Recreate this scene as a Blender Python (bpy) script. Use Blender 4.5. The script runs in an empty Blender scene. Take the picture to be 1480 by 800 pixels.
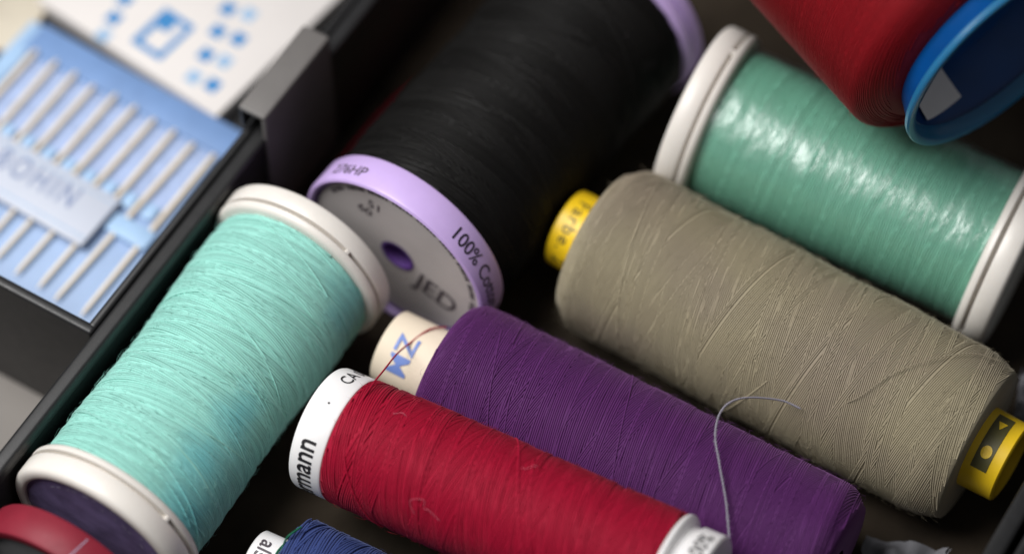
import bpy, bmesh, math, random
import numpy as np
from mathutils import Vector, Matrix

# ------------------------------------------------------------------ camera, light, exposure
S = 0.01                                   # everything below is written in centimetres
scene = bpy.context.scene
C = scene.collection
R = math.radians
PITCH, DIST, YAW = R(57), 41.5, R(31)
FW = Vector((0, math.cos(PITCH), -math.sin(PITCH)))
CAM = Vector((0, 0, 1.5)) - DIST * FW
cd = bpy.data.cameras.new('camera')
cam = bpy.data.objects.new('camera', cd); C.objects.link(cam)
cam.location = CAM * S
cam.rotation_euler = (math.pi / 2 - PITCH, 0, 0)
cd.sensor_width = 36; cd.lens = 36 * 4400 / 1480
cd.clip_start = 0.01; cd.clip_end = 20
cd.dof.use_dof = True; cd.dof.focus_distance = 39.7 * S; cd.dof.aperture_fstop = 6.6
cd.dof.aperture_blades = 8
scene.camera = cam

world = bpy.data.worlds.new('World'); scene.world = world; world.use_nodes = True
bg = world.node_tree.nodes['Background']
bg.inputs[0].default_value = (0.93, 0.95, 1.0, 1); bg.inputs[1].default_value = 0.13


def area(name, loc, target, size, power, col):
    l = bpy.data.lights.new(name, 'AREA'); l.shape = 'RECTANGLE'
    l.size = size[0] * S; l.size_y = size[1] * S; l.energy = power; l.color = col
    o = bpy.data.objects.new(name, l); C.objects.link(o)
    o.location = Vector(loc) * S
    o.rotation_euler = (Vector(target) - Vector(loc)).to_track_quat('-Z', 'Y').to_euler()


area('window_light', (-20, -1, 38), (-2, 0, 1), (24, 24), 2.35, (1.0, 0.985, 0.97))
scene.view_settings.view_transform = 'Standard'
scene.view_settings.look = 'None'
scene.view_settings.exposure = 0
scene.view_settings.gamma = 1

# ------------------------------------------------------------------ helpers
BXV = Vector((math.cos(YAW), -math.sin(YAW), 0)); BYV = Vector((math.sin(YAW), math.cos(YAW), 0))


def W(p):
    """box coordinates (cm) -> world (cm)"""
    return BXV * p[0] + BYV * p[1] + Vector((0, 0, p[2]))


def lin(r, g, b):
    f = lambda c: (c / 255 / 12.92) if c / 255 <= 0.04045 else ((c / 255 + 0.055) / 1.055) ** 2.4
    return (f(r), f(g), f(b))


def tag(o, label=None, cat=None, group=None, kind=None):
    if label: o['label'] = label
    if cat: o['category'] = cat
    if group: o['group'] = group
    if kind: o['kind'] = kind
    return o


def empty_box(name, base, label, cat, yaw=0.0):
    """an Empty at a thing's base, axes along the sewing box"""
    e = bpy.data.objects.new(name, None); C.objects.link(e)
    e.empty_display_size = 0.005
    e.location = W(base) * S; e.rotation_euler = (0, 0, -YAW + yaw)
    return tag(e, label, cat)


def empty_axis(name, a, b, label, cat):
    """an Empty at a spool's end; local Z runs along the spool, local X is turned upwards to the viewer's side"""
    a, b = W(a), W(b)
    z = (b - a).normalized(); v = CAM - (a + b) / 2
    x = (v - z * v.dot(z)).normalized(); y = z.cross(x)
    m = Matrix((x, y, z)).transposed().to_4x4(); m.translation = a * S
    e = bpy.data.objects.new(name, None); C.objects.link(e)
    e.empty_display_size = 0.005; e.matrix_world = m
    tag(e, label, cat)
    return e, (b - a).length


def link(name, me, mat, parent):
    o = bpy.data.objects.new(name, me); C.objects.link(o)
    if mat: me.materials.append(mat)
    if parent is not None: o.parent = parent
    return o


def mk(name, v, f, mat, parent, smooth=True, sharp=38):
    me = bpy.data.meshes.new(name)
    me.from_pydata([tuple(float(c) * S for c in p) for p in v], [], [tuple(q) for q in f])
    bm = bmesh.new(); bm.from_mesh(me)
    bmesh.ops.recalc_face_normals(bm, faces=bm.faces); bm.to_mesh(me); bm.free()
    if smooth:
        me.shade_smooth(); me.set_sharp_from_angle(angle=R(sharp))
    me.update()
    return link(name, me, mat, parent)


def mk_quads(name, v, q, mat, parent, tint=None):
    """fast path for big quad meshes (numpy)"""
    me = bpy.data.meshes.new(name)
    v = (np.asarray(v, np.float32) * S); q = np.asarray(q, np.int32)
    me.vertices.add(len(v)); me.vertices.foreach_set('co', v.ravel())
    me.loops.add(q.size); me.loops.foreach_set('vertex_index', q.ravel())
    me.polygons.add(len(q)); me.polygons.foreach_set('loop_start', np.arange(0, q.size, 4, dtype=np.int32))
    me.update(calc_edges=True)
    me.polygons.foreach_set('use_smooth', np.ones(len(q), bool))
    if tint is not None:
        at = me.attributes.new('tint', 'FLOAT', 'POINT'); at.data.foreach_set('value', np.asarray(tint, np.float32))
    return link(name, me, mat, parent)


def lathe(prof, seg=96, th0=0, th1=2 * math.pi):
    full = abs(th1 - th0 - 2 * math.pi) < 1e-6
    n = seg if full else seg + 1
    v = []; f = []
    for (r, z) in prof:
        for i in range(n):
            t = th0 + (th1 - th0) * i / seg
            v.append((r * math.cos(t), r * math.sin(t), z))
    for j in range(len(prof) - 1):
        for i in range(seg):
            i2 = (i + 1) % n
            f.append((j * n + i, j * n + i2, (j + 1) * n + i2, (j + 1) * n + i))
    return v, f


def disc(r, z, seg=72):
    v = [(0, 0, z)] + [(r * math.cos(2 * math.pi * i / seg), r * math.sin(2 * math.pi * i / seg), z) for i in range(seg)]
    return v, [(0, 1 + i, 1 + (i + 1) % seg) for i in range(seg)]


def rbox(x0, x1, y0, y1, z0, z1, bev=0.03, seg=2):
    bm = bmesh.new()
    bmesh.ops.create_cube(bm, size=1)
    for p in bm.verts:
        p.co = Vector(((x0 + x1) / 2 + p.co.x * (x1 - x0), (y0 + y1) / 2 + p.co.y * (y1 - y0), (z0 + z1) / 2 + p.co.z * (z1 - z0)))
    if bev > 0:
        bmesh.ops.bevel(bm, geom=list(bm.edges), offset=bev, segments=seg, affect='EDGES', profile=0.5)
    bm.verts.index_update()
    v = [tuple(p.co) for p in bm.verts]; f = [[p.index for p in q.verts] for q in bm.faces]
    bm.free()
    return v, f


def shift(vf, d):
    return [(p[0] + d[0], p[1] + d[1], p[2] + d[2]) for p in vf[0]], vf[1]


def join(*parts):
    v, f = [], []
    for pv, pf in parts:
        o = len(v); v += list(pv); f += [tuple(i + o for i in q) for q in pf]
    return v, f


def smooth_path(pts, n=14):
    P = [np.array(p, float) for p in pts]
    P = [2 * P[0] - P[1]] + P + [2 * P[-1] - P[-2]]
    out = []
    for i in range(1, len(P) - 2):
        a, b, c, d = P[i - 1:i + 3]
        for k in range(n):
            t = k / n
            out.append(0.5 * ((2 * b) + (-a + c) * t + (2 * a - 5 * b + 4 * c - d) * t * t + (-a + 3 * b - 3 * c + d) * t ** 3))
    out.append(P[-2])
    return np.array(out)


def tube(P, r, k=6):
    P = np.asarray(P, float); n = len(P)
    T = np.gradient(P, axis=0); T /= np.linalg.norm(T, axis=1)[:, None] + 1e-9
    ref = np.tile(np.array([0.31, 0.22, 0.92]), (n, 1))
    N = np.cross(T, ref); N /= np.linalg.norm(N, axis=1)[:, None] + 1e-9
    B = np.cross(T, N)
    rr = np.broadcast_to(np.asarray(r, float), (n,))
    a = np.linspace(0, 2 * np.pi, k, endpoint=False)
    V = P[:, None] + rr[:, None, None] * (np.cos(a)[None, :, None] * N[:, None] + np.sin(a)[None, :, None] * B[:, None])
    V = V.reshape(-1, 3)
    i = np.arange(n - 1)[:, None] * k; j = np.arange(k)[None]; j2 = (j + 1) % k
    Q = np.stack([i + j, i + j2, i + k + j2, i + k + j], -1).reshape(-1, 4)
    return V, Q


def wind(R0, L, d, alpha, seed, prof=None, z0=0.0, strays=6, sides=5, spt=84, cap=0.3, lay=None, step=0.12, loose=0.8):
    """cross-wound thread: closed fields of parallel turns, each later field lying over parts of the one below
    at another slant, a few single turns last; returns one tube mesh with the wound body under it"""
    rng = np.random.default_rng(seed)
    prof = prof or (lambda z: np.zeros_like(z))
    lay = lay or [(1.0, 1.0), (-0.85, 0.6), (1.15, 0.5), (-1.1, 0.45), (0.8, 0.3)]
    Vs, Qs, Ts = [], [], []; off = 0
    ang = np.linspace(0, 2 * np.pi, sides, endpoint=False)

    def emit(th, z, r, tint, rad):
        nonlocal off
        n = len(th)
        P = np.stack([r * np.cos(th), r * np.sin(th), z + z0], 1)
        T = np.gradient(P, axis=0); T /= np.linalg.norm(T, axis=1)[:, None]
        N = np.stack([np.cos(th), np.sin(th), 0 * th], 1)
        B = np.cross(T, N); B /= np.linalg.norm(B, axis=1)[:, None]
        V = P[:, None] + rad * (np.cos(ang)[None, :, None] * N[:, None] + np.sin(ang)[None, :, None] * B[:, None])
        i = np.arange(n - 1)[:, None] * sides; j = np.arange(sides)[None]; j2 = (j + 1) % sides
        Qs.append(np.stack([i + j, i + sides + j, i + sides + j2, i + j2], -1).reshape(-1, 4) + off)
        Vs.append(V.reshape(-1, 3)); Ts.append(np.full(n * sides, tint)); off += n * sides

    def lay_strand(a, sg, ph, lev, za, zb, tint, wob, rad, over=()):
        p = 2 * np.pi * R0 * math.tan(a)
        n = max(5, int(abs(zb - za) / p * spt))
        z = np.linspace(za, zb, n)
        th = ph + sg * 2 * np.pi * z / p
        show = np.ones(n, bool)
        for sg2, p2, ph2, keep2 in over:    # turns covered by a later field are left out
            m2 = len(keep2); ix = np.floor(((th - ph2 - sg2 * 2 * np.pi * z / p2) % (2 * np.pi)) / (2 * np.pi) * m2 + 0.5).astype(int)
            show &= ~(keep2[ix % m2] & keep2[(ix + 1) % m2] & keep2[(ix - 1) % m2])
        z = np.clip(z + wob[0] * np.sin(th * 0.37 + wob[1]) + wob[2] * np.sin(th * 0.91 + wob[3]), 0.4 * d, L - 0.4 * d)
        r = R0 + prof(z) + lev * d + 0.03 * d * np.sin(th * 1.7 + wob[3])
        idx = np.where(show)[0]
        if len(idx) < 3: return
        for run in np.split(idx, np.where(np.diff(idx) > 1)[0] + 1):
            if len(run) > 2: emit(th[run], z[run], r[run], tint, rad)

    fields = []
    for li, (k, frac) in enumerate(lay):
        a = alpha * abs(k); sg = 1 if k > 0 else -1
        p = 2 * np.pi * R0 * math.tan(a); n = max(3, int(round(p / d)))
        keep = np.ones(n, bool)
        if frac < 1:                        # the field comes in a few bands of unequal width
            keep[:] = False; m = 2 if n < 24 else 3
            st = np.sort(rng.uniform(0, 1, m)); wd = rng.dirichlet(np.ones(m) * 3) * frac
            for s_, w_ in zip(st, wd):
                keep[(np.arange(int(s_ * n), int((s_ + w_) * n) + 1)) % n] = True
        fields.append((a, sg, p, n, keep, rng.uniform(0, 2 * np.pi), rng.uniform(0, 6.3)))
    for li, (a, sg, p, n, keep, ph0, w1) in enumerate(fields):
        over = [(f[1], f[2], f[5], f[4]) for f in fields[li + 1:]]
        for q in range(n):
            if not keep[q] or (rng.random() < 0.010 * loose): continue
            ph = ph0 + 2 * np.pi * (q + rng.normal() * 0.06 * loose) / n
            e = rng.uniform(0, 0.012 * L, 2)
            wob = (0.15 * d * loose, w1, rng.normal() * 0.05 * d * loose, rng.uniform(0, 6.3))
            lay_strand(a, sg, ph, li * step + rng.normal() * 0.03, e[0], L - e[1], rng.uniform(0, 1), wob, 0.48 * d, over)
    for _ in range(strays):
        a = alpha * rng.uniform(1.3, 3.2); za = rng.uniform(0.05, 0.9) * L; zb = np.clip(za + rng.choice((-1, 1)) * rng.uniform(0.15, 0.45) * L, 0.02 * L, 0.98 * L)
        lay_strand(a, rng.choice((-1, 1)), rng.uniform(0, 6.3), (len(lay) - 1) * step + 0.30, min(za, zb), max(za, zb), rng.uniform(0, 1), (0, 0, 0, 0), 0.42 * d)
    # wound body below the turns
    nz, nt = 60, 90
    zz = np.linspace(0, L, nz); tt = np.linspace(0, 2 * np.pi, nt, endpoint=False)
    rr = R0 + prof(zz) - 0.12 * d
    V = np.stack([rr[:, None] * np.cos(tt)[None], rr[:, None] * np.sin(tt)[None], np.repeat(zz[:, None] + z0, nt, 1)], -1).reshape(-1, 3)
    V = np.vstack([V, V[:nt] * np.array([cap, cap, 1]), V[-nt:] * np.array([cap, cap, 1])])
    i = np.arange(nz - 1)[:, None] * nt; j = np.arange(nt)[None]; j2 = (j + 1) % nt
    Q = np.stack([i + j, i + j2, i + nt + j2, i + nt + j], -1).reshape(-1, 4)
    j = np.arange(nt); j2 = (j + 1) % nt; b = nz * nt
    Q = np.vstack([Q, np.stack([b + j, b + j2, j2, j], -1), np.stack([(nz - 1) * nt + j, (nz - 1) * nt + j2, b + nt + j2, b + nt + j], -1)])
    Vs.append(V); Qs.append(Q + off); Ts.append(np.full(len(V), 0.4))
    return np.vstack(Vs), np.vstack(Qs), np.concatenate(Ts)


def lint(R0, L, n, seed, prof=None, z0=0.0, length=0.12, rad=0.0020):
    rng = np.random.default_rng(seed); Vs, Qs = [], []; off = 0
    for _ in range(n):
        t = rng.uniform(-1.9, 1.9); z = rng.uniform(0.02, L - 0.02)
        r0 = R0 + (float(prof(np.array([z]))[0]) if prof else 0.0)
        ln = length * rng.uniform(0.3, 1.3); az = rng.uniform(0, 2 * np.pi); cur = rng.normal() * 2.0
        k = 6; P = []
        for i in range(k):
            s = i / (k - 1); a = az + cur * s
            lift = ln * 0.45 * math.sin(min(1.0, s * 1.1) * 2.2) * (0.4 + 0.6 * s)
            zt = z + ln * s * math.sin(a); tt = t + ln * s * math.cos(a) / r0
            rr = r0 + lift
            P.append((rr * math.cos(tt), rr * math.sin(tt), zt + z0))
        V, Q = tube(P, np.linspace(rad, rad * 0.4, k), 3)
        Vs.append(V); Qs.append(Q + off); off += len(V)
    return np.vstack(Vs), np.vstack(Qs)


def text2d(s, size, weight=0.0, sx=1.0, spacing=1.0):
    """flat lettering: list of 2D points (baseline at 0, centred in x) and triangles"""
    cu = bpy.data.curves.new('lettering', 'FONT'); cu.body = s; cu.size = 1.0
    cu.offset = weight; cu.resolution_u = 3; cu.space_character = spacing
    o = bpy.data.objects.new('lettering', cu); C.objects.link(o)
    dg = bpy.context.evaluated_depsgraph_get()
    me = bpy.data.meshes.new_from_object(o.evaluated_get(dg))
    bpy.data.objects.remove(o); bpy.data.curves.remove(cu)
    bm = bmesh.new(); bm.from_mesh(me); bpy.data.meshes.remove(me)
    bmesh.ops.remove_doubles(bm, verts=bm.verts, dist=1e-5)
    bmesh.ops.triangulate(bm, faces=bm.faces)
    for _ in range(3):
        long = [e for e in bm.edges if e.calc_length() > 0.18]
        if not long: break
        bmesh.ops.subdivide_edges(bm, edges=long, cuts=1)
        bmesh.ops.triangulate(bm, faces=bm.faces)
    bm.verts.index_update()
    P = np.array([(v.co.x, v.co.y) for v in bm.verts]); F = [[v.index for v in f.verts] for f in bm.faces]
    bm.free()
    P[:, 0] -= (P[:, 0].min() + P[:, 0].max()) / 2
    P *= size; P[:, 0] *= sx
    return P, F


def text_on_tube(s, size, rad, th, z, mat, parent, flip=False, weight=0.0, sx=1.0, spacing=1.0, name='lettering'):
    P, F = text2d(s, size, weight, sx, spacing); g = -1 if flip else 1
    rf = rad if callable(rad) else (lambda zz: rad)
    v = []
    for x, y in P:
        zz = z + g * y; r = rf(zz) + 0.006; t = R(th) + g * x / r
        v.append((r * math.cos(t), r * math.sin(t), zz))
    return mk(name, v, F, mat, parent, smooth=False)


def text_flat(s, size, pos, ang, mat, parent, weight=0.0, sx=1.0, plane='xy', spacing=1.0, name='lettering'):
    P, F = text2d(s, size, weight, sx, spacing); c, sn = math.cos(R(ang)), math.sin(R(ang)); v = []
    for x, y in P:
        a, b = x * c - y * sn, x * sn + y * c
        if plane == 'xy': v.append((pos[0] + a, pos[1] + b, pos[2]))
        else: v.append((pos[0] + b, pos[1] + a, pos[2]))     # end face of a spool: x is up, y is right
    return mk(name, v, F, mat, parent, smooth=False)


# ------------------------------------------------------------------ materials
class NB:
    def __init__(s, name):
        s.m = bpy.data.materials.new(name); s.m.use_nodes = True
        s.t = s.m.node_tree; s.n = s.t.nodes; s.l = s.t.links
        s.b = s.n['Principled BSDF']; s.out = s.n['Material Output']
    def node(s, ty, **kw):
        n = s.n.new(ty)
        for k, v in kw.items():
            if isinstance(v, tuple) and k[0] == 'i': pass
            setattr(n, k, v)
        return n
    def noise(s, scale, detail=4, rough=0.55, vec=None):
        n = s.n.new('ShaderNodeTexNoise'); n.inputs['Scale'].default_value = scale
        n.inputs['Detail'].default_value = detail; n.inputs['Roughness'].default_value = rough
        if vec is None:
            tc = s.n.new('ShaderNodeTexCoord'); vec = tc.outputs['Object']
        s.l.new(vec, n.inputs['Vector'])
        return n.outputs['Fac']
    def ramp(s, fac, stops):
        r = s.n.new('ShaderNodeValToRGB'); e = r.color_ramp.elements
        while len(e) < len(stops): e.new(0.5)
        for i, (p, c) in enumerate(stops): e[i].position = p; e[i].color = (*c, 1)
        s.l.new(fac, r.inputs['Fac'])
        return r.outputs['Color']
    def mix(s, fac, a, b, mode='MIX'):
        m = s.n.new('ShaderNodeMix'); m.data_type = 'RGBA'; m.blend_type = mode
        for sock, v in ((m.inputs[0], fac), (m.inputs[6], a), (m.inputs[7], b)):
            if isinstance(v, (int, float)): sock.default_value = v
            elif isinstance(v, tuple): sock.default_value = (*v, 1)
            else: s.l.new(v, sock)
        return m.outputs[2]
    def bump(s, h, strength, dist):
        b = s.n.new('ShaderNodeBump'); b.inputs['Strength'].default_value = strength; b.inputs['Distance'].default_value = dist
        s.l.new(h, b.inputs['Height']); s.l.new(b.outputs['Normal'], s.b.inputs['Normal'])
    def set(s, **kw):
        for k, v in kw.items():
            s.b.inputs[k.replace('_', ' ')].default_value = v
        return s


def mul(c, k): return tuple(min(1, x * k) for x in c)


def plain(name, col, rough=0.5, var=0.12, scale=300, bump=0.0, bscale=2000, spec=0.5, sss=0.0, coat=0.0):
    m = NB(name)
    col_o = m.ramp(m.noise(scale, 5), [(0.3, mul(col, 1 - var)), (0.7, mul(col, 1 + var))])
    m.l.new(col_o, m.b.inputs['Base Color'])
    rr = m.n.new('ShaderNodeMapRange'); rr.inputs['To Min'].default_value = max(0.02, rough - 0.08); rr.inputs['To Max'].default_value = min(1, rough + 0.10)
    m.l.new(m.noise(scale * 3, 6), rr.inputs['Value']); m.l.new(rr.outputs['Result'], m.b.inputs['Roughness'])
    m.b.inputs['Specular IOR Level'].default_value = spec
    if sss: m.set(Subsurface_Weight=sss, Subsurface_Scale=0.001); m.b.inputs['Subsurface Radius'].default_value = (1, 0.9, 0.8)
    if coat: m.set(Coat_Weight=coat, Coat_Roughness=0.15)
    if bump: m.bump(m.noise(bscale, 3), bump, 0.0001)
    return m.m


def thread_mat(name, col, var=0.16, patch=None, sheen=0.25, rough=0.62, spec=0.25, streak=0.12):
    """spun thread: every pass a slightly different tint, a little fibre sheen; patch = a second colour in patches"""
    m = NB(name)
    at = m.n.new('ShaderNodeAttribute'); at.attribute_name = 'tint'
    c = m.ramp(at.outputs['Fac'], [(0.0, mul(col, 1 - var)), (1.0, mul(col, 1 + var))])
    if patch:
        pc, scale, lo, hi = patch
        if scale: f_ = m.noise(scale, 2, 0.4)
        else:
            da = m.n.new('ShaderNodeAttribute'); da.attribute_name = 'blotch'; nn = m.n.new('ShaderNodeMath'); nn.operation = 'MULTIPLY_ADD'
            m.l.new(m.noise(260, 4), nn.inputs[0]); nn.inputs[1].default_value = 0.5; m.l.new(da.outputs['Fac'], nn.inputs[2]); f_ = nn.outputs[0]
        c = m.mix(m.ramp(f_, [(lo, (0, 0, 0)), (hi, (1, 1, 1))]), c, pc)
    fine = m.ramp(m.noise(9000, 3, 0.7), [(0.25, mul((1, 1, 1), 1 - 2 * streak)), (0.75, (1, 1, 1))])
    c = m.mix(1.0, c, fine, 'MULTIPLY')
    m.l.new(c, m.b.inputs['Base Color'])
    m.set(Roughness=rough, Sheen_Weight=sheen, Sheen_Roughness=0.5)
    m.b.inputs['Sheen Tint'].default_value = (*[min(1, 0.35 + 0.65 * x / max(col)) for x in col], 1)
    m.b.inputs['Specular IOR Level'].default_value = spec
    return m.m


M = {}
M['box'] = plain('black_plastic', lin(30, 30, 31), 0.42, 0.15, 250, 0.15, 6000)
M['bracket'] = plain('grey_black_plastic', lin(104, 101, 99), 0.5, 0.08, 250, 0.25, 5000)
M['liner'] = plain('beige_liner', lin(54, 46, 37), 0.85, 0.45, 90, 0.3, 4000, 0.2)
M['table'] = plain('table_top', lin(122, 117, 112), 0.6, 0.08, 60)
M['white'] = plain('cream_white_plastic', lin(226, 221, 214), 0.36, 0.045, 220, 0.12, 2200, 0.5, 0.15)
M['band'] = plain('white_printed_band', lin(236, 234, 234), 0.36, 0.02, 200, 0.03, 3000, 0.5, 0.1)
M['lilac'] = plain('lilac_plastic', lin(198, 172, 226), 0.36, 0.04, 200, 0.04, 3000, 0.5, 0.1)
M['lilac_dark'] = plain('violet_plastic', lin(92, 62, 130), 0.4, 0.1, 200)
M['face_grey'] = plain('grey_label_paper', lin(190, 184, 182), 0.5, 0.08, 120)
M['face_dark'] = plain('dark_violet_foil', lin(120, 108, 150), 0.30, 0.35, 260, 0.25, 700, 0.6)
M['ink'] = plain('black_ink', lin(28, 26, 30), 0.5, 0.1)
M['ink_grey'] = plain('grey_ink', lin(78, 70, 76), 0.5, 0.1)
M['ink_blue'] = plain('blue_ink', lin(110, 135, 200), 0.5, 0.1)
M['ink_strip'] = plain('slate_blue_ink', lin(128, 142, 176), 0.5, 0.05)
M['ink_white'] = plain('pale_ink', lin(170, 165, 190), 0.4, 0.1)
M['cream'] = plain('cream_paper_core', lin(228, 214, 192), 0.6, 0.06, 160, 0.1, 2500, 0.3)
M['yellow'] = plain('yellow_plastic', lin(236, 196, 30), 0.4, 0.08, 200, 0.05, 3000, 0.5, 0.08)
M['ink_olive'] = plain('olive_ink', lin(82, 78, 40), 0.5, 0.1)
M['red_plastic'] = plain('red_plastic', lin(128, 28, 46), 0.55, 0.10, 300, 0.2, 4000, 0.4)
M['grey_face2'] = plain('dull_grey_face', lin(120, 120, 122), 0.5, 0.1)
M['blue_plastic'] = plain('blue_plastic', lin(0, 66, 128), 0.30, 0.10, 160, 0.05, 3000, 0.5)
M['tissue'] = plain('white_tissue', lin(120, 120, 125), 0.7, 0.08, 200, 0.3, 900, 0.3)
M['pack'] = plain('blue_pack_card', lin(152, 176, 212), 0.5, 0.08, 130)
M['pack_deep'] = plain('deep_blue_flap', lin(114, 146, 194), 0.5, 0.10, 200)
M['pack_pale'] = plain('pale_blue_card', lin(164, 196, 230), 0.5, 0.06, 300)
M['pack_mauve'] = plain('mauve_blue_lining', lin(160, 178, 214), 0.5, 0.14, 420)
M['strip'] = plain('pale_label_card', lin(194, 200, 214), 0.5, 0.03, 150)
M['needle'] = plain('pale_steel', lin(253, 236, 208), 0.6, 0.03, 200)
M['paper_white'] = plain('white_paper', lin(250, 246, 242), 0.6, 0.01)
M['card'] = plain('white_card', lin(218, 213, 210), 0.55, 0.02, 120)
M['print_blue'] = plain('blue_print', lin(58, 132, 192), 0.5, 0.06)
M['print_pale'] = plain('pale_blue_print', lin(150, 182, 214), 0.5, 0.06)
M['beige_paper'] = plain('beige_paper', lin(205, 196, 178), 0.6, 0.05)
M['hair'] = plain('grey_fibre', lin(170, 166, 172), 0.6, 0.1)
M['hair_pink'] = plain('pink_fibre', lin(205, 110, 130), 0.6, 0.1)

mint = lin(158, 220, 208)
M['t_mint'] = thread_mat('mint_thread', mint, 0.12, (lin(118, 206, 212), 0, 0.34, 1.15))
M['t_mint2'] = thread_mat('green_mint_thread', lin(138, 206, 180), 0.05)
M['t_black'] = thread_mat('black_thread', lin(15, 14, 13), 0.25, None, 0.0, 0.6, 0.25)
M['t_grey'] = thread_mat('taupe_grey_thread', lin(164, 154, 128), 0.05, (lin(152, 140, 122), 60, 0.45, 0.65), 0.3)
M['t_purple'] = thread_mat('purple_thread', lin(84, 31, 94), 0.07, None, 0.25)
M['t_red'] = thread_mat('crimson_thread', lin(166, 0, 46), 0.08, None, 0.10)
M['t_cone'] = thread_mat('scarlet_thread', lin(146, 2, 20), 0.05, None, 0.12)
M['t_blue'] = thread_mat('blue_thread', lin(54, 72, 130), 0.14)
M['t_green'] = thread_mat('green_thread', lin(16, 92, 66), 0.14)
M['t_loose'] = thread_mat('pale_grey_thread', lin(150, 146, 158), 0.1)


def film_mat():
    m = NB('clear_shrink_film')
    tc = m.n.new('ShaderNodeTexCoord'); sp = m.n.new('ShaderNodeSeparateXYZ'); m.l.new(tc.outputs['Object'], sp.inputs[0])
    at = m.n.new('ShaderNodeMath'); at.operation = 'ARCTAN2'; m.l.new(sp.outputs['Y'], at.inputs[0]); m.l.new(sp.outputs['X'], at.inputs[1])
    k = m.n.new('ShaderNodeMath'); k.operation = 'MULTIPLY'; k.inputs[1].default_value = 0.0045; m.l.new(at.outputs[0], k.inputs[0])
    cb = m.n.new('ShaderNodeCombineXYZ'); m.l.new(k.outputs[0], cb.inputs['X']); m.l.new(sp.outputs['Z'], cb.inputs['Z'])
    n1 = m.noise(230, 5, 0.65, cb.outputs[0]); n2 = m.noise(130, 2, 0.5)
    ad = m.n.new('ShaderNodeMath'); ad.operation = 'ADD'; m.l.new(n1, ad.inputs[0]); m.l.new(n2, ad.inputs[1])
    bp = m.n.new('ShaderNodeBump'); bp.inputs['Strength'].default_value = 1.0; bp.inputs['Distance'].default_value = 0.00048
    m.l.new(ad.outputs[0], bp.inputs['Height'])
    gl = m.n.new('ShaderNodeBsdfGlossy'); gl.inputs['Roughness'].default_value = 0.32; m.l.new(bp.outputs['Normal'], gl.inputs['Normal'])
    tr = m.n.new('ShaderNodeBsdfTransparent'); tr.inputs[0].default_value = (0.97, 0.98, 0.98, 1)
    lw = m.n.new('ShaderNodeLayerWeight'); lw.inputs['Blend'].default_value = 0.5; m.l.new(bp.outputs['Normal'], lw.inputs['Normal'])
    pw = m.n.new('ShaderNodeMath'); pw.operation = 'POWER'; pw.inputs[1].default_value = 4.0; m.l.new(lw.outputs['Facing'], pw.inputs[0])
    fr = m.n.new('ShaderNodeMath'); fr.operation = 'MULTIPLY_ADD'; fr.inputs[1].default_value = 0.6; fr.inputs[2].default_value = 0.14; m.l.new(pw.outputs[0], fr.inputs[0])
    mx = m.n.new('ShaderNodeMixShader'); m.l.new(fr.outputs[0], mx.inputs[0]); m.l.new(tr.outputs[0], mx.inputs[1]); m.l.new(gl.outputs[0], mx.inputs[2])
    m.l.new(mx.outputs[0], m.out.inputs['Surface'])
    return m.m


M['film'] = film_mat()

# ------------------------------------------------------------------ setting: table, sewing box, tray
tb = mk('table', *rbox(-60, 60, -60, 60, -1.5, -0.5, 0), M['table'], None, False); tb.rotation_euler = (0, 0, -YAW); tag(tb, kind='structure')

BASE = (2.0, 0.0, -0.5)
box = empty_box('sewing_box', BASE, 'black plastic sewing box with raised rim and beige floor holding the spools', 'sewing box')
rel = lambda vf: shift(vf, (-BASE[0], -BASE[1], -BASE[2]))
X0, X1, Y0, Y1, RIM = -3.87, 7.50, -13, 13, 2.2
mk('box_floor', *rel(rbox(X0 - 0.1, X1 + 0.1, Y0, Y1, -0.49, 0.0, 0)), M['liner'], box, False)
for nm, xa, xb in (('side_wall', X0 - 0.16, X0), ('side_wall', X1, X1 + 0.18)):
    w = mk(nm, *rel(rbox(xa, xb, Y0, Y1, -0.48, RIM, 0.05, 3)), M['box'], box)
    lip = (xa - 0.02, xb + 0.05) if xa < 0 else (xa - 0.05, xb + 0.02)
    mk('rim', *rel(rbox(lip[0], lip[1], Y0 - 0.02, Y1 + 0.02, RIM - 0.20, RIM + 0.03, 0.06, 4)), M['box'], w)
mk('outer_rail', *rel(rbox(X1 + 0.28, X1 + 0.44, Y0, Y1, -0.45, RIM - 0.05, 0.06, 3)), M['box'], box)
mk('end_wall', *rel(rbox(X0 + 0.003, X1 - 0.003, Y1 - 0.3, Y1 - 0.1, -0.47, RIM - 0.02, 0.04)), M['box'], box)
mk('end_wall', *rel(rbox(X0 + 0.003, X1 - 0.003, Y0 + 0.1, Y0 + 0.3, -0.47, RIM - 0.02, 0.04)), M['box'], box)
# hinge bracket: a folded plate hooked over the wall
BY0, BY1, BT = -0.22, 1.42, 2.72
br = mk('hinge_bracket', *rel(rbox(-4.235, -3.80, BY0, BY1, BT - 0.09, BT, 0.035, 3)), M['bracket'], box)
mk('bracket_flange', *rel(rbox(-3.875, -3.795, BY0 + 0.004, BY1 - 0.004, 0.25, BT - 0.045, 0.03, 3)), M['bracket'], br)
mk('bracket_flange', *rel(rbox(-4.23, -4.17, BY0 + 0.004, BY1 - 0.004, 2.24, BT - 0.045, 0.02, 2)), M['box'], br)

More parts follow.
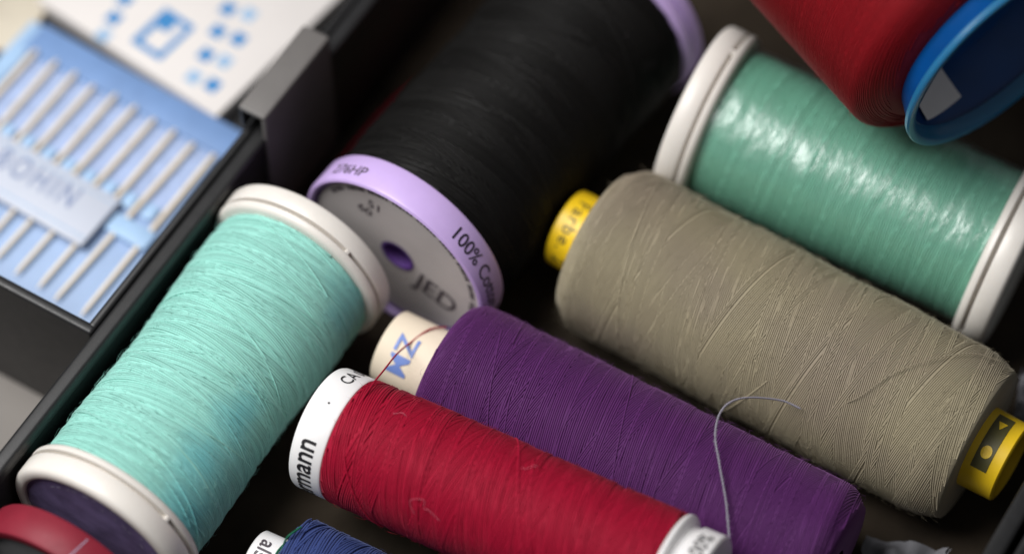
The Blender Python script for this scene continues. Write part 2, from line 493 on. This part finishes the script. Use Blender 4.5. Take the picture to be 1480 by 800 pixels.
TB = (-7.0, 1.0, -0.5)
tray = empty_box('needle_tray', TB, 'shallow black plastic tray beside the sewing box wall holding needle packets', 'tray')
rel = lambda vf: shift(vf, (-TB[0], -TB[1], -TB[2]))
TX0, TX1, TY0, TY1, TR = -10.5, -4.08, -4.02, 6.5, 2.18
mk('tray_floor', *rel(rbox(TX0 + 0.1, TX1 - 0.1, TY0 + 0.1, TY1 - 0.1, 0.0, 0.13, 0.0)), M['box'], tray, False)
mk('front_wall', *rel(rbox(TX0, TX1 + 0.002, TY0, TY0 + 0.16, -0.49, TR, 0.05, 3)), M['box'], tray)
mk('back_wall', *rel(rbox(TX0, TX1 - 0.002, TY1 - 0.16, TY1, -0.49, TR, 0.05, 3)), M['box'], tray)
mk('side_wall', *rel(rbox(TX1 - 0.13, TX1, TY0 + 0.10, TY1 - 0.1, -0.485, TR + 0.004, 0.05, 3)), M['box'], tray)
mk('side_wall', *rel(rbox(TX0 + 0.003, TX0 + 0.16, TY0 + 0.1, TY1 - 0.1, -0.485, TR + 0.004, 0.05, 3)), M['box'], tray)

# ------------------------------------------------------------------ needle packet
PB = (-6.2, -2.0, 1.69)
pk = empty_box('needle_packet', (-6.99, -1.22, 0.14), 'blue needle packet with a row of pale needles and a lettered strip', 'needle packet', R(-2)); pk.scale = (1.045,) * 3


def relp(vf): return shift(vf, (-PB[0], -PB[1], -PB[2]))


mk('card_back', *relp(rbox(-7.85, -3.80, -4.20, -0.05, 1.695, 1.90, 0.04)), M['pack'], pk)
mk('lining', *relp(rbox(-7.70, -4.40, -1.95, -0.62, 1.90, 1.915, 0.0)), M['pack_mauve'], pk, False)
mk('flap', *relp(rbox(-7.84, -4.245, -0.56, -0.06, 1.895, 1.96, 0.02)), M['pack_deep'], pk)
mk('flap', *relp(rbox(-8.02, -7.72, -3.68, -0.10, 1.895, 1.95, 0.02)), M['pack_pale'], pk)
rng = random.Random(5)
nx = [-7.62 + 0.352 * i for i in range(10)]


def needle_mesh():
    P = [(0, 0, 0), (0, -0.05, 0), (0, -0.35, 0), (0, -1.0, 0), (0, -2.0, 0), (0, -3.0, 0), (0, -3.12, 0)]
    V, Q = tube(P, np.array([0.012, 0.033, 0.038, 0.036, 0.032, 0.026, 0.006]), 8)
    return V, Q


NV, NQ = needle_mesh(); nm = None
for i, x in enumerate(nx):
    if nm is None:
        o = mk_quads('needle', NV, NQ, M['needle'], pk); nm = o.data
    else:
        o = link('needle', nm, None, pk)
    o.location = ((x - PB[0]) * S, (-0.50 - PB[1] - 0.008 * i + rng.uniform(-0.03, 0.03)) * S, (1.985 - PB[2]) * S)
    o.rotation_euler = (0, 0, R(rng.uniform(-1.2, 1.2)))
for i in range(9):
    x = nx[i] + 0.176
    mk('card_tab', *relp(rbox(x - 0.10, x + 0.10, -1.98, -1.72, 1.90, 2.0, 0.04)), M['pack_pale'], pk)
st = mk('label_strip', *relp(rbox(-7.66, -5.02, -2.86, -1.96, 2.042, 2.10, 0.02)), M['strip'], pk)
text_flat('BOHIN', 0.50, (-6.20 - PB[0], -2.46 - PB[1], 2.103 - PB[2]), 0, M['ink_strip'], st, 0.012, 0.74, spacing=1.28)
mk('printed_line', *relp(rbox(-7.6, -5.06, -2.745, -2.725, 2.10, 2.102, 0)), M['print_pale'], st, False)
mk('printed_line', *relp(rbox(-7.6, -5.06, -2.09, -2.075, 2.10, 2.102, 0)), M['print_pale'], st, False)
mk('card_tab', *relp(rbox(-4.98, -4.30, -2.42, -2.10, 1.90, 2.035, 0.04)), M['pack_pale'], pk)

# printed white card behind the packet
CB = (-6.2, 1.5, 1.69)
cdt = empty_box('printed_card', (-6.99, 2.43, 0.14), 'white card with blue printed rectangle and rows of blue blocks', 'card', R(-7)); cdt.scale = (1.045,) * 3


def cl(x, y):   # box coordinates -> the card's own
    c, s_ = math.cos(R(7)), math.sin(R(7)); dx, dy = x - CB[0], y - CB[1]
    return dx * c - dy * s_, dx * s_ + dy * c


cz = 0.29
mk('card_sheet', *rbox(-1.75, 1.64, -1.42, 2.3, 0.005, cz, 0.03), M['card'], cdt)
cx, cy = cl(-6.19, 0.70)
for a in (rbox(cx - 0.29, cx - 0.17, cy - 0.38, cy + 0.38, cz - 0.01, cz + 0.004, 0), rbox(cx + 0.17, cx + 0.27, cy - 0.38, cy + 0.38, cz - 0.01, cz + 0.004, 0),
          rbox(cx - 0.168, cx + 0.168, cy - 0.38, cy - 0.28, cz - 0.01, cz + 0.004, 0), rbox(cx - 0.168, cx + 0.168, cy + 0.28, cy + 0.38, cz - 0.01, cz + 0.004, 0)):
    mk('printed_frame', *a, M['print_blue'], cdt, False)
mk('printed_block', *rbox(cx - 0.166, cx + 0.02, cy + 0.05, cy + 0.278, cz - 0.01, cz + 0.004, 0), M['print_blue'], cdt, False)
for k, (dx, dy) in enumerate([(-5.66, 1.56), (-5.35, 1.63), (-5.56, 1.15), (-5.23, 1.19), (-5.47, 0.72), (-5.18, 0.76), (-5.40, 0.31), (-5.09, 0.33), (-7.02, 0.95), (-6.96, 0.59), (-6.91, 0.26)]):
    px, py = cl(dx, dy)
    mk('printed_block', *rbox(px - 0.10, px + 0.10, py - 0.12, py + 0.10, cz - 0.01, cz + 0.004, 0), M['print_blue'] if k in (0, 2, 3, 4, 7, 8, 9) else M['print_pale'], cdt, False)

pp = mk('paper_scrap', *rbox(-0.7, 0.66, -0.55, 0.75, 0, 0.10, 0.03), M['beige_paper'], None)
pp.location = W((-9.46, 0.73, 0.14)) * S; pp.rotation_euler = (0, 0, -YAW + R(8))
tag(pp, 'small beige paper scrap lying past the blue needle packet', 'paper')

# ------------------------------------------------------------------ spools
def flange(Rf, k, out_z, sgn, parent, mat, tabs, w=0.50, name='flange'):
    """a rim with a turned groove; out_z is its outer face, sgn the direction towards the thread"""
    q = w / 0.5
    pr = [(Rf * 0.86, 0.13), (Rf * 0.86, 0.025), (Rf * 0.875, 0.008), (Rf * 0.90, 0.0), (Rf * 0.955, 0.008), (Rf * 0.985, 0.035), (Rf, 0.075), (Rf, 0.30), (Rf - 0.012, 0.318),
          (Rf - 0.12, 0.322), (Rf - 0.12, 0.376), (Rf - 0.012, 0.380), (Rf, 0.393), (Rf - 0.005, 0.44), (Rf - 0.03, 0.48), (Rf - 0.08, 0.50), (0.6, 0.50)]
    v, f = lathe([(r, out_z + sgn * z * q) for r, z in pr])
    o = mk(name, v, f, mat, parent)
    for t in tabs:
        bv, bf = rbox(Rf - 0.125, Rf - 0.004, -0.022, 0.022, 0.315 * q, 0.38 * q, 0)
        c, s_ = math.cos(R(t)), math.sin(R(t))
        mk('groove_tab', [(x * c - y * s_, x * s_ + y * c, out_z + sgn * z) for x, y, z in bv], bf, mat, o, False)
    return o


def paint(o, v, blobs):
    """weight of a second colour on the thread: soft patches given as (angle, height, size)"""
    th = np.arctan2(v[:, 1], v[:, 0]); a = np.zeros(len(v))
    for t, z, st_, sz, k in blobs:
        a = np.maximum(a, k * np.exp(-((th - R(t)) / R(st_)) ** 2 - ((v[:, 2] - z) / sz) ** 2))
    at = o.data.attributes.new('blotch', 'FLOAT', 'POINT'); at.data.foreach_set('value', a.astype(np.float32))  # per-point weight of the second colour patches


def wound(name, mat, parent, lint_n=0, lint_mat=None, blotch=None, **kw):
    v, q, t = wind(**kw)
    o = tag(mk_quads(name, v, q, mat, parent, t), kind='stuff')
    if blotch: paint(o, v, blotch)
    if lint_n:
        lv, lq = lint(kw['R0'] + 0.01, kw['L'], lint_n, kw['seed'] + 77, kw.get('prof'), kw.get('z0', 0))
        tag(mk_quads('lint', lv, lq, lint_mat or mat, o), kind='stuff')
    return o


def local(e, pts):
    mi = e.matrix_world.inverted()
    return [tuple((mi @ (W(p) * S)) / S) for p in pts]


def strand(name, pts, r, mat, parent, e=None, k=6, n=14):
    P = smooth_path(local(e, pts) if e is not None else pts, n)
    v, q = tube(P, r, k)
    return mk_quads(name, v, q, mat, parent, np.full(len(v), 0.6))


# -- mint spool by the wall
e, L = empty_axis('thread_spool', (-2.545, -6.20, 1.50), (-2.60, -1.02, 1.50), 'mint green thread spool with white flanges lying along the black box wall', 'thread spool')
flange(1.30, 1, 0.0, 1, e, M['white'], (27, 150, -95), 0.50)
flange(1.30, 1, L, -1, e, M['white'], (19, 140, -100), 0.46)
fd = mk('end_label', *disc(1.12, 0.06), M['face_dark'], e, False)
rg_ = random.Random(4)
for k in range(16):
    a = -62 + k * 8.5 + rg_.uniform(-2, 2); rr = rg_.choice((0.93, 0.80)); hw = rg_.uniform(0.018, 0.05); hh = rg_.uniform(0.008, 0.016)
    c, s_ = math.cos(R(a)), math.sin(R(a))
    mk('printed_mark', [(u * c - t_ * s_, u * s_ + t_ * c, 0.054) for u, t_ in ((rr - hh, -hw), (rr - hh, hw), (rr + hh, hw), (rr + hh, -hw))], [(0, 1, 2, 3)], M['ink_white'], fd, False)
wound('wound_thread', M['t_mint'], e, 800, None, blotch=[(28, 2.0, 18, 0.6, 0.55), (28, 1.25, 22, 0.6, 0.6), (38, 0.65, 26, 0.6, 0.66), (44, 4.45, 24, 0.45, 0.42)], R0=1.15, L=L - 0.96, d=0.031, alpha=R(5.2), strays=10, seed=3, z0=0.5,
      prof=lambda z: 0.025 * np.sin(z * 2.1 + 0.4))

rg_ = random.Random(12)
for k in range(7):
    t0, z_ = rg_.uniform(-1.6, -0.6), rg_.uniform(0.8, 3.9); dz_ = rg_.choice((-1, 1)) * rg_.uniform(0.35, 1.3); n_ = 40; P = []
    for i_ in range(n_):
        u = i_ / (n_ - 1); t = t0 + 2.4 * u; z = z_ + dz_ * u
        if 0.55 < z < 4.65: r_ = 1.168 + 0.025 * math.sin((z - 0.5) * 2.1 + 0.4) - 0.03 * (2 * u - 1) ** 8; P.append((r_ * math.cos(t), r_ * math.sin(t), z))
    if len(P) > 5: strand('stray_strand', P, 0.0105, M['t_mint'], e, None, 5, 2)

# -- black spool with lilac flanges
e, L = empty_axis('thread_spool', (-1.52, -0.62, 1.53), (-1.13, 4.85, 1.53), 'big black thread spool with lilac flanges and grey end label', 'thread spool')
RB = 1.50
pr = [(RB - 0.10, 0.10), (RB - 0.09, 0.02), (RB - 0.05, 0.0), (RB - 0.015, 0.02), (RB, 0.06), (RB, 0.46), (RB - 0.02, 0.50), (RB - 0.08, 0.52), (0.5, 0.52)]
fl = mk('flange', *lathe(pr), M['lilac'], e)
text_on_tube('276HP', 0.24, RB, -56, 0.12, M['ink_grey'], fl, False, 0.006)
text_on_tube('100% Cotton', 0.30, RB, 42, 0.13, M['ink'], fl, False, 0.006, 0.92)
pr2 = [(0.5, L - 0.45), (RB - 0.10, L - 0.45), (RB - 0.02, L - 0.42), (RB, L - 0.38), (RB, L - 0.27), (RB - 0.06, L - 0.255), (RB - 0.06, L - 0.225), (RB, L - 0.21), (RB, L - 0.05), (RB - 0.05, L), (RB - 0.3, L)]
mk('flange', *lathe(pr2), M['lilac'], e)
mk('flange_ring', *lathe([(RB - 0.14, 0.085), (RB - 0.10, 0.055), (RB - 0.085, 0.085)]), M['lilac_dark'], e)
fd = mk('end_label', *lathe([(0.26, 0.10), (RB - 0.12, 0.095)]), M['face_grey'], e)
mk('hub', *join(lathe([(0.275, 0.088), (0.235, 0.088), (0.225, 0.6)], 48), disc(0.226, 0.55, 48), rbox(-0.02, 0.02, -0.226, 0.226, 0.22, 0.5, 0)), M['lilac_dark'], e)
for k in range(60):
    a = -80 + k * 2.7
    if k % 7 == 6: continue
    rr = RB - 0.24; c, s_ = math.cos(R(a)), math.sin(R(a)); hw, hh = 0.021 + 0.006 * math.sin(k * 2.3), 0.038
    pts = [(rr + u, t_) for u, t_ in ((-hh, -hw), (-hh, hw), (hh, hw), (hh, -hw))]
    mk('printed_mark', [(u * c - t_ * s_, u * s_ + t_ * c, 0.090) for u, t_ in pts], [(0, 1, 2, 3)], M['ink_grey'], fd, False)
text_flat('51', 0.24, (0.62, -0.66, 0.090), 16, M['ink_grey'], fd, 0.01, plane='end')
text_flat('60', 0.24, (0.36, -0.72, 0.090), 16, M['ink_grey'], fd, 0.01, plane='end')
text_flat('JED', 0.58, (-0.30, 0.74, 0.090), 6, M['ink_grey'], fd, 0.012, 0.8, plane='end')
wound('wound_thread', M['t_black'], e, 25, M['ink_grey'], R0=1.40, L=L - 0.97, d=0.034, alpha=R(7), sides=4, spt=72, seed=8, z0=0.52,
      prof=lambda z: 0.02 * np.sin(z * 1.7))

# -- wrapped mint spool
MR_A, MR_B = (0.77, 3.62, 1.66), (5.83, 3.93, 1.31)
e, L = empty_axis('thread_spool', MR_A, MR_B, 'mint thread spool still in shiny clear wrap with white flanges', 'thread spool')
flange(1.30, 1, 0.0, 1, e, M['white'], (-48, 60, 170), 0.48)
flange(1.30, 1, L, -1, e, M['white'], (70, -160), 0.48)
wound('wound_thread', M['t_mint2'], e, 0, None, R0=1.10, L=L - 0.96, d=0.034, alpha=R(4), sides=4, spt=64, lay=[(1, 1.0), (-1, 0.5)], strays=0, seed=14, z0=0.48)
nz, nt = 120, 160; rg = np.random.default_rng(4)
zz = np.linspace(0.47, L - 0.47, nz); tt = np.linspace(0, 2 * np.pi, nt, endpoint=False)
Z, T = np.meshgrid(zz, tt, indexing='ij'); rr = np.full_like(Z, 1.165)
for k in range(26):
    zc, tc_, wz, wt = rg.uniform(0.5, L - 0.5), rg.uniform(-2.2, 2.2), rg.uniform(0.03, 0.14), rg.uniform(0.2, 0.9)
    dt = (T - tc_ + np.pi) % (2 * np.pi) - np.pi
    rr += rg.uniform(-0.010, 0.020) * np.exp(-((Z - zc - 0.12 * dt * rg.normal()) / wz) ** 2 - (dt / wt) ** 2)
V = np.stack([rr * np.cos(T), rr * np.sin(T), Z], -1).reshape(-1, 3)
i = np.arange(nz - 1)[:, None] * nt; j = np.arange(nt)[None]; j2 = (j + 1) % nt
mk_quads('plastic_wrap', V, np.stack([i + j, i + nt + j, i + nt + j2, i + j2][::-1], -1).reshape(-1, 4), M['film'], e)

# -- taupe grey spool on a yellow core
e, L = empty_axis('thread_spool', (0.63, 1.22, 1.26), (6.58, 1.03, 1.26), 'large taupe grey thread spool on a yellow core', 'thread spool')
core = lambda z0, z1, r, th: lathe([(r - th, z0 + (0.3 if z0 < z1 else -0.3)), (r - th, z0 + 0.01), (r - 0.02, z0), (r, z0 + (0.02 if z1 > z0 else -0.02)), (r + 0.02, z1)], 64)
c1 = mk('core', *core(-0.50, 0.3, 0.56, 0.07), M['yellow'], e)
c2 = mk('core', *core(L + 0.50, L - 0.3, 0.56, 0.07), M['yellow'], e)
text_on_tube('Farbe. 2', 0.27, 0.565, 8, -0.36, M['ink_olive'], c1, False, 0.004, 1.05, spacing=1.15)
gv = []; gf = []
for i_ in range(13):
    t = R(-62 + i_ * 7.5)
    for z in (L + 0.10, L + 0.33): gv.append((0.574 * math.cos(t), 0.574 * math.sin(t), z))
for i_ in range(12): gf.append((2 * i_, 2 * i_ + 1, 2 * i_ + 3, 2 * i_ + 2))
pn = mk('printed_panel', gv, gf, M['ink_olive'], c2)
for tc_, ln in ((-42, 3), (2, 24)):
    ev = []
    for k in range(ln):
        a = 2 * math.pi * k / ln; t = R(tc_ + 9 * math.cos(a)); ev.append((0.580 * math.cos(t), 0.580 * math.sin(t), L + 0.22 + 0.075 * math.sin(a)))
    mk('printed_emblem', ev, [tuple(range(ln))], M['yellow'], pn, False)
GL = L
gprof = lambda z: -0.16 * np.exp(-(z / 0.16) ** 2) - 0.13 * np.exp(-((GL - z) / 0.26) ** 2) + 0.012 * np.sin(z * 3.3)
gw = wound('wound_thread', M['t_grey'], e, 1100, None, R0=1.21, L=L, d=0.026, alpha=R(9), sides=4, spt=72, strays=3, loose=0.3, step=0.035, seed=21, prof=gprof)


strand('loose_loop', [(4.80, 0.14, 1.96), (5.07, 0.30, 2.26), (5.33, 0.72, 2.48), (5.66, 1.12, 2.54), (6.06, 1.55, 2.43), (6.42, 1.75, 2.26)], 0.006, M['t_grey'], e, e)

# -- purple spool on a cream core
e, L = empty_axis('thread_spool', (-0.98, -1.59, 1.10), (5.93, -1.50, 1.10), 'purple thread spool on a cream paper core between the red and grey spools', 'thread spool')
c1 = mk('core', *core(0.0, 1.0, 0.53, 0.06), M['cream'], e)
text_on_tube('MZ', 0.42, 0.545, 4, 0.52, M['ink_blue'], c1, True, 0.012, 1.0)
wound('wound_thread', M['t_purple'], e, 1000, None, R0=1.075, L=5.85, d=0.028, alpha=R(9), spt=72, seed=35, strays=5, loose=0.45, step=0.08, z0=0.90,
      prof=lambda z: -0.07 * np.exp(-(z / 0.10) ** 2) - 0.16 * np.exp(-((5.85 - z) / 0.14) ** 2))

# -- crimson spool with the white lettered band
ra, rb = (-0.89, -3.39, 1.66), (5.08, -3.13, 2.12)
e, L = empty_axis('thread_spool', ra, rb, 'crimson thread spool with a white lettered band lying on top of the purple one', 'thread spool')
RR = 0.845
pr = [(0.40, 0.5), (0.40, 0.03), (0.70, 0.02), (RR - 0.05, 0.0), (RR - 0.015, 0.015), (RR, 0.05), (RR + 0.005, 0.45), (RR - 0.01, 0.475), (RR - 0.05, 0.485)]
bd = mk('lettered_band', *lathe(pr), M['band'], e)
text_on_tube('Gütermann', 0.42, RR + 0.004, 70, 0.345, M['ink'], bd, True, 0.016, 0.86)
text_on_tube('CA 02776', 0.25, RR + 0.004, -80, 0.345, M['ink'], bd, True, 0.004, 0.92)
dv, df = disc(0.017, 0, 12)
mk('printed_dot', [((RR + 0.008) * math.cos(R(-22) + x / RR), (RR + 0.008) * math.sin(R(-22) + x / RR), 0.27 + y) for x, y, _ in dv], df, M['ink'], bd, False)
T1 = 5.06
wound('wound_thread', M['t_red'], e, 450, None, R0=0.825, L=T1 - 0.49, d=0.031, alpha=R(10.5), seed=44, strays=2, z0=0.49,
      prof=lambda z: 0.02 * np.exp(-((z - 1.2) / 1.2) ** 2))
pr = [(RR - 0.06, T1), (RR + 0.01, T1 + 0.015), (RR + 0.02, T1 + 0.06), (RR - 0.01, T1 + 0.10), (RR - 0.10, T1 + 0.13), (RR - 0.115, T1 + 0.22), (RR - 0.07, T1 + 0.26), (RR - 0.065, T1 + 0.55), (RR - 0.09, T1 + 0.575), (0.4, T1 + 0.57)]
c2 = mk('end_cap', *lathe(pr), M['band'], e)
text_on_tube('100%', 0.27, RR - 0.066, -42, T1 + 0.50, M['ink'], c2, True, 0.008, 1.0)
strand('thread_tail', [(-0.24, -3.72, 2.49), (-0.31, -3.45, 2.55), (-0.36, -2.95, 2.50), (-0.42, -2.55, 2.30), (-0.52, -2.1, 1.98), (-0.58, -1.72, 1.665), (-0.48, -1.36, 1.62), (-0.36, -1.13, 1.47)], 0.012, M['t_red'], e, e)
strand('thread_tail', [(-0.34, -3.10, 2.50), (-0.29, -3.52, 2.545), (-0.15, -3.92, 2.37), (0.12, -4.17, 2.06), (0.36, -4.21, 1.66), (0.52, -4.12, 1.40)], 0.009, M['t_red'], e, e)
strand('fibre', [(1.01, -4.10, 2.20), (0.91, -4.04, 2.33), (1.00, -3.99, 2.40), (1.09, -3.97, 2.40), (1.12, -4.03, 2.33), (1.19, -4.03, 2.34), (1.37, -4.06, 2.28)], 0.0024, M['hair_pink'], e, e, 4)
for k in range(2):
    rg_ = random.Random(k + 3); a0 = rg_.uniform(-1.2, 1.2); z0 = rg_.uniform(0.6, 4.9); pts = []
    az = rg_.uniform(0, 6.3)
    for i_ in range(5):
        az += rg_.uniform(-0.9, 0.9); a0 += 0.05 * math.cos(az); z0 += 0.05 * math.sin(az)
        r_ = 0.865 + 0.02 * i_ * rg_.random(); pts.append((r_ * math.cos(a0), r_ * math.sin(a0), min(5.0, max(0.55, z0))))
    strand('fibre', pts, 0.0028, M['hair_pink'], e, None, 4, 6)

# -- blue spool underneath
e, L = empty_axis('thread_spool', (-0.92, -5.12, 0.80), (5.2, -4.80, 0.80), 'blue thread spool with green strands at its white core, under the crimson one', 'thread spool')
c1 = mk('core', *core(0.04, 0.7, 0.40, 0.06), M['band'], e)
text_on_tube('als', 0.30, 0.412, -22, 0.14, M['ink_grey'], c1, False, 0.006)
wound('wound_thread', M['t_blue'], e, 120, None, R0=0.775, L=5.4, d=0.034, alpha=R(7), sides=4, spt=60, seed=51, z0=0.55)
for k in range(3):
    P = [(0.44 * math.cos(t) + 0.01 * k, 0.44 * math.sin(t), 0.50 - 0.03 * k + 0.02 * math.sin(3 * t)) for t in np.linspace(-2.6, 2.6, 16)]
    strand('green_strand', P, 0.016, M['t_green'], e, None, 5, 3)
strand('green_strand', [(0.42, -0.24, 0.47), (0.58, -0.36, 0.50), (0.74, -0.45, 0.56), (0.62, -0.62, 0.62)], 0.016, M['t_green'], e, None, 5, 5)

# -- big scarlet spool with the blue hollow end
a = Vector((0.916, -0.3945, -0.073)).normalized(); cc = Vector((4.76, 4.615, 4.5))
e, L = empty_axis('thread_spool', tuple(cc - a * 6.5), tuple(cc), 'big scarlet thread spool with a hollow blue plastic end leaning over the wrapped spool', 'thread spool')
RC = 1.62
cup = mk('hollow_end', *lathe([(1.30, L - 1.0), (1.34, L - 0.70), (1.44, L - 0.35), (RC - 0.05, L - 0.10), (RC - 0.01, L - 0.03), (RC, L - 0.005), (RC - 0.02, L + 0.012), (RC - 0.055, L + 0.005), (RC - 0.085, L - 0.03), (RC - 0.13, L - 0.16), (1.32, L - 0.50), (1.20, L - 0.85), (0.4, L - 0.92), (0.38, L - 2.0)], 128), M['blue_plastic'], e)
# torn white label inside the hollow end, stuck to its wall
cone_r = lambda z: 1.18 + (RC - 0.155 - 1.18) * min(1, max(0, (z + 0.85) / 0.70))
LT, lf = [], []; n_ = 8
Q_ = [np.array(q) for q in ((140, -0.84), (143, -0.37), (108, -0.22), (104, -0.42))]
for i_ in range(n_ + 1):
    for j_ in range(n_ + 1):
        u, w_ = i_ / n_, j_ / n_
        t, z = (1 - u) * (1 - w_) * Q_[0] + u * (1 - w_) * Q_[1] + u * w_ * Q_[2] + (1 - u) * w_ * Q_[3]
        r_ = cone_r(z) - 0.035; LT.append((r_ * math.cos(R(t)), r_ * math.sin(R(t)), L + z))
for i_ in range(n_):
    for j_ in range(n_): lf.append((i_ * (n_ + 1) + j_, (i_ + 1) * (n_ + 1) + j_, (i_ + 1) * (n_ + 1) + j_ + 1, i_ * (n_ + 1) + j_ + 1))
mk('label_scrap', LT, lf, M['paper_white'], cup)
lip = NB('translucent_blue_plastic').set(Roughness=0.28, Transmission_Weight=0.35, Subsurface_Weight=0.3, Subsurface_Scale=0.002)
lip.b.inputs['Base Color'].default_value = (*lin(46, 128, 176), 1)
mk('rim_lip', *lathe([(RC - 0.035, L - 0.09), (RC + 0.012, L - 0.06), (RC + 0.025, L + 0.0), (RC + 0.01, L + 0.03), (RC - 0.03, L + 0.04), (RC - 0.10, L + 0.02), (RC - 0.165, L - 0.06), (RC - 0.19, L - 0.15), (RC - 0.12, L - 0.14)], 128), lip.m, cup)
TL = L - 0.38
wound('wound_thread', M['t_cone'], e, 300, None, R0=1.99, L=TL, d=0.019, alpha=R(4), sides=4, spt=60, lay=[(1, 1.0)], strays=0, seed=61, cap=0.975,
      prof=lambda z: -0.55 * np.clip(1 - (TL - z) / 0.40, 0, 1) ** 2.2)

# -- small bobbin at the end of the mint spool
e, L = empty_axis('bobbin', (-2.58, -7.06, 1.26), (-2.58, -6.56, 1.26), 'red plastic bobbin with a dull grey face standing at the mint spool end', 'bobbin')
RO = 1.26
mk('rim', *lathe([(RO - 0.17, 0.10), (RO - 0.16, 0.02), (RO - 0.12, 0.0), (RO - 0.03, 0.015), (RO, 0.06), (RO, 0.44), (RO - 0.03, 0.485), (RO - 0.10, 0.50), (0.3, 0.50)]), M['red_plastic'], e)
mk('face', *lathe([(0.25, 0.07), (0.9, 0.065), (RO - 0.165, 0.08)]), M['grey_face2'], e)
for k, t in enumerate((-8,)):
    mk('scratch', [((RO + 0.003) * math.cos(R(t + dt)), (RO + 0.003) * math.sin(R(t + dt)), z) for dt, z in ((-0.3, 0.10), (0.3, 0.10), (2.6, 0.42), (2.1, 0.42))], [(0, 1, 2, 3)], M['ink_white'], e, False)

# ------------------------------------------------------------------ loose things
P = [(4.43, -0.03, 1.89), (4.16, -0.12, 2.0), (3.81, -0.50, 2.30), (3.68, -0.83, 2.40), (3.77, -1.20, 2.40), (4.03, -1.55, 2.33), (4.32, -1.90, 2.22), (4.60, -2.30, 2.10)]
SP = smooth_path([tuple(W(p)) for p in P], 40)
TT = np.gradient(SP, axis=0); TT /= np.linalg.norm(TT, axis=1)[:, None]
NN = np.cross(TT, np.array([0.3, 0.2, 0.93])); NN /= np.linalg.norm(NN, axis=1)[:, None]; BB = np.cross(TT, NN)
ss = np.concatenate([[0], np.cumsum(np.linalg.norm(np.diff(SP, axis=0), axis=1))]) * 2 * np.pi / 0.085
tv, tq, to = [], [], 0                      # two plies twisted round each other
for ph_ in (0, np.pi):
    v_, q_ = tube(SP + 0.0075 * (np.cos(ss + ph_)[:, None] * NN + np.sin(ss + ph_)[:, None] * BB), 0.0085, 5)
    tv.append(v_); tq.append(q_ + to); to += len(v_)
rgl = np.random.default_rng(9)
for _ in range(70):                         # fibres standing off it
    i_ = rgl.integers(3, len(SP) - 3); d_ = rgl.normal(size=3); d_ /= np.linalg.norm(d_)
    v_, q_ = tube([SP[i_] + d_ * 0.035 * u + TT[i_] * 0.05 * u * u for u in np.linspace(0, 1, 4)], 0.0018, 3)
    tv.append(v_); tq.append(q_ + to); to += len(v_)
o = mk_quads('loose_thread', np.vstack(tv), np.vstack(tq), M['t_loose'], None, np.full(to, 0.6))
tag(o, 'pale grey loose thread arching from the grey spool over the purple one', 'thread')
P = [(-3.45, -0.8, 0.02), (-3.62, 0.6, 0.02), (-3.66, 1.6, 0.02), (-3.58, 2.6, 0.02), (-3.35, 3.6, 0.02), (-3.30, 4.6, 0.02)]
o = strand('loose_thread', [tuple(W(p)) for p in P], 0.03, M['t_red'], None)
tag(o, 'dark red loose thread lying on the box floor along the wall', 'thread')


def crumple(name, c, size, seed, label):
    rg = np.random.default_rng(seed); n = 16; v = []; f = []
    U, V = np.meshgrid(np.linspace(-1, 1, n), np.linspace(-1, 1, n), indexing='ij')
    Zz = np.zeros_like(U)
    for k in range(9):
        d = rg.normal(size=2); d /= np.linalg.norm(d); ph = rg.uniform(0, 6.3)
        Zz += 0.16 * np.abs(np.sin((U * d[0] + V * d[1]) * rg.uniform(1.5, 5) + ph))
    for th in (0.0, 0.03):
        for i in range(n):
            for j in range(n):
                v.append((U[i, j] * size[0] * (1 + 0.1 * rg.normal() * 0.3), V[i, j] * size[1], (Zz[i, j] * 0.9 - Zz.min() * 0.9) * size[2] + th))
    for k in range(2):
        for i in range(n - 1):
            for j in range(n - 1):
                b = k * n * n; f.append((b + i * n + j, b + (i + 1) * n + j, b + (i + 1) * n + j + 1, b + i * n + j + 1))
    o = mk(name, v, f, M['tissue'], None, True, 60)
    o.location = W(c) * S; o.rotation_euler = (0, 0, -YAW + 0.3)
    return tag(o, label, 'tissue')


crumple('tissue_scrap', (6.45, -0.75, 0.02), (0.55, 0.55, 0.8), 2, 'crumpled white tissue scrap at the foot of the grey spool by the box wall')
crumple('tissue_scrap', (6.95, 2.45, 0.02), (0.35, 0.5, 1.3), 7, 'crumpled white tissue scrap between the yellow core and the wrapped spool')
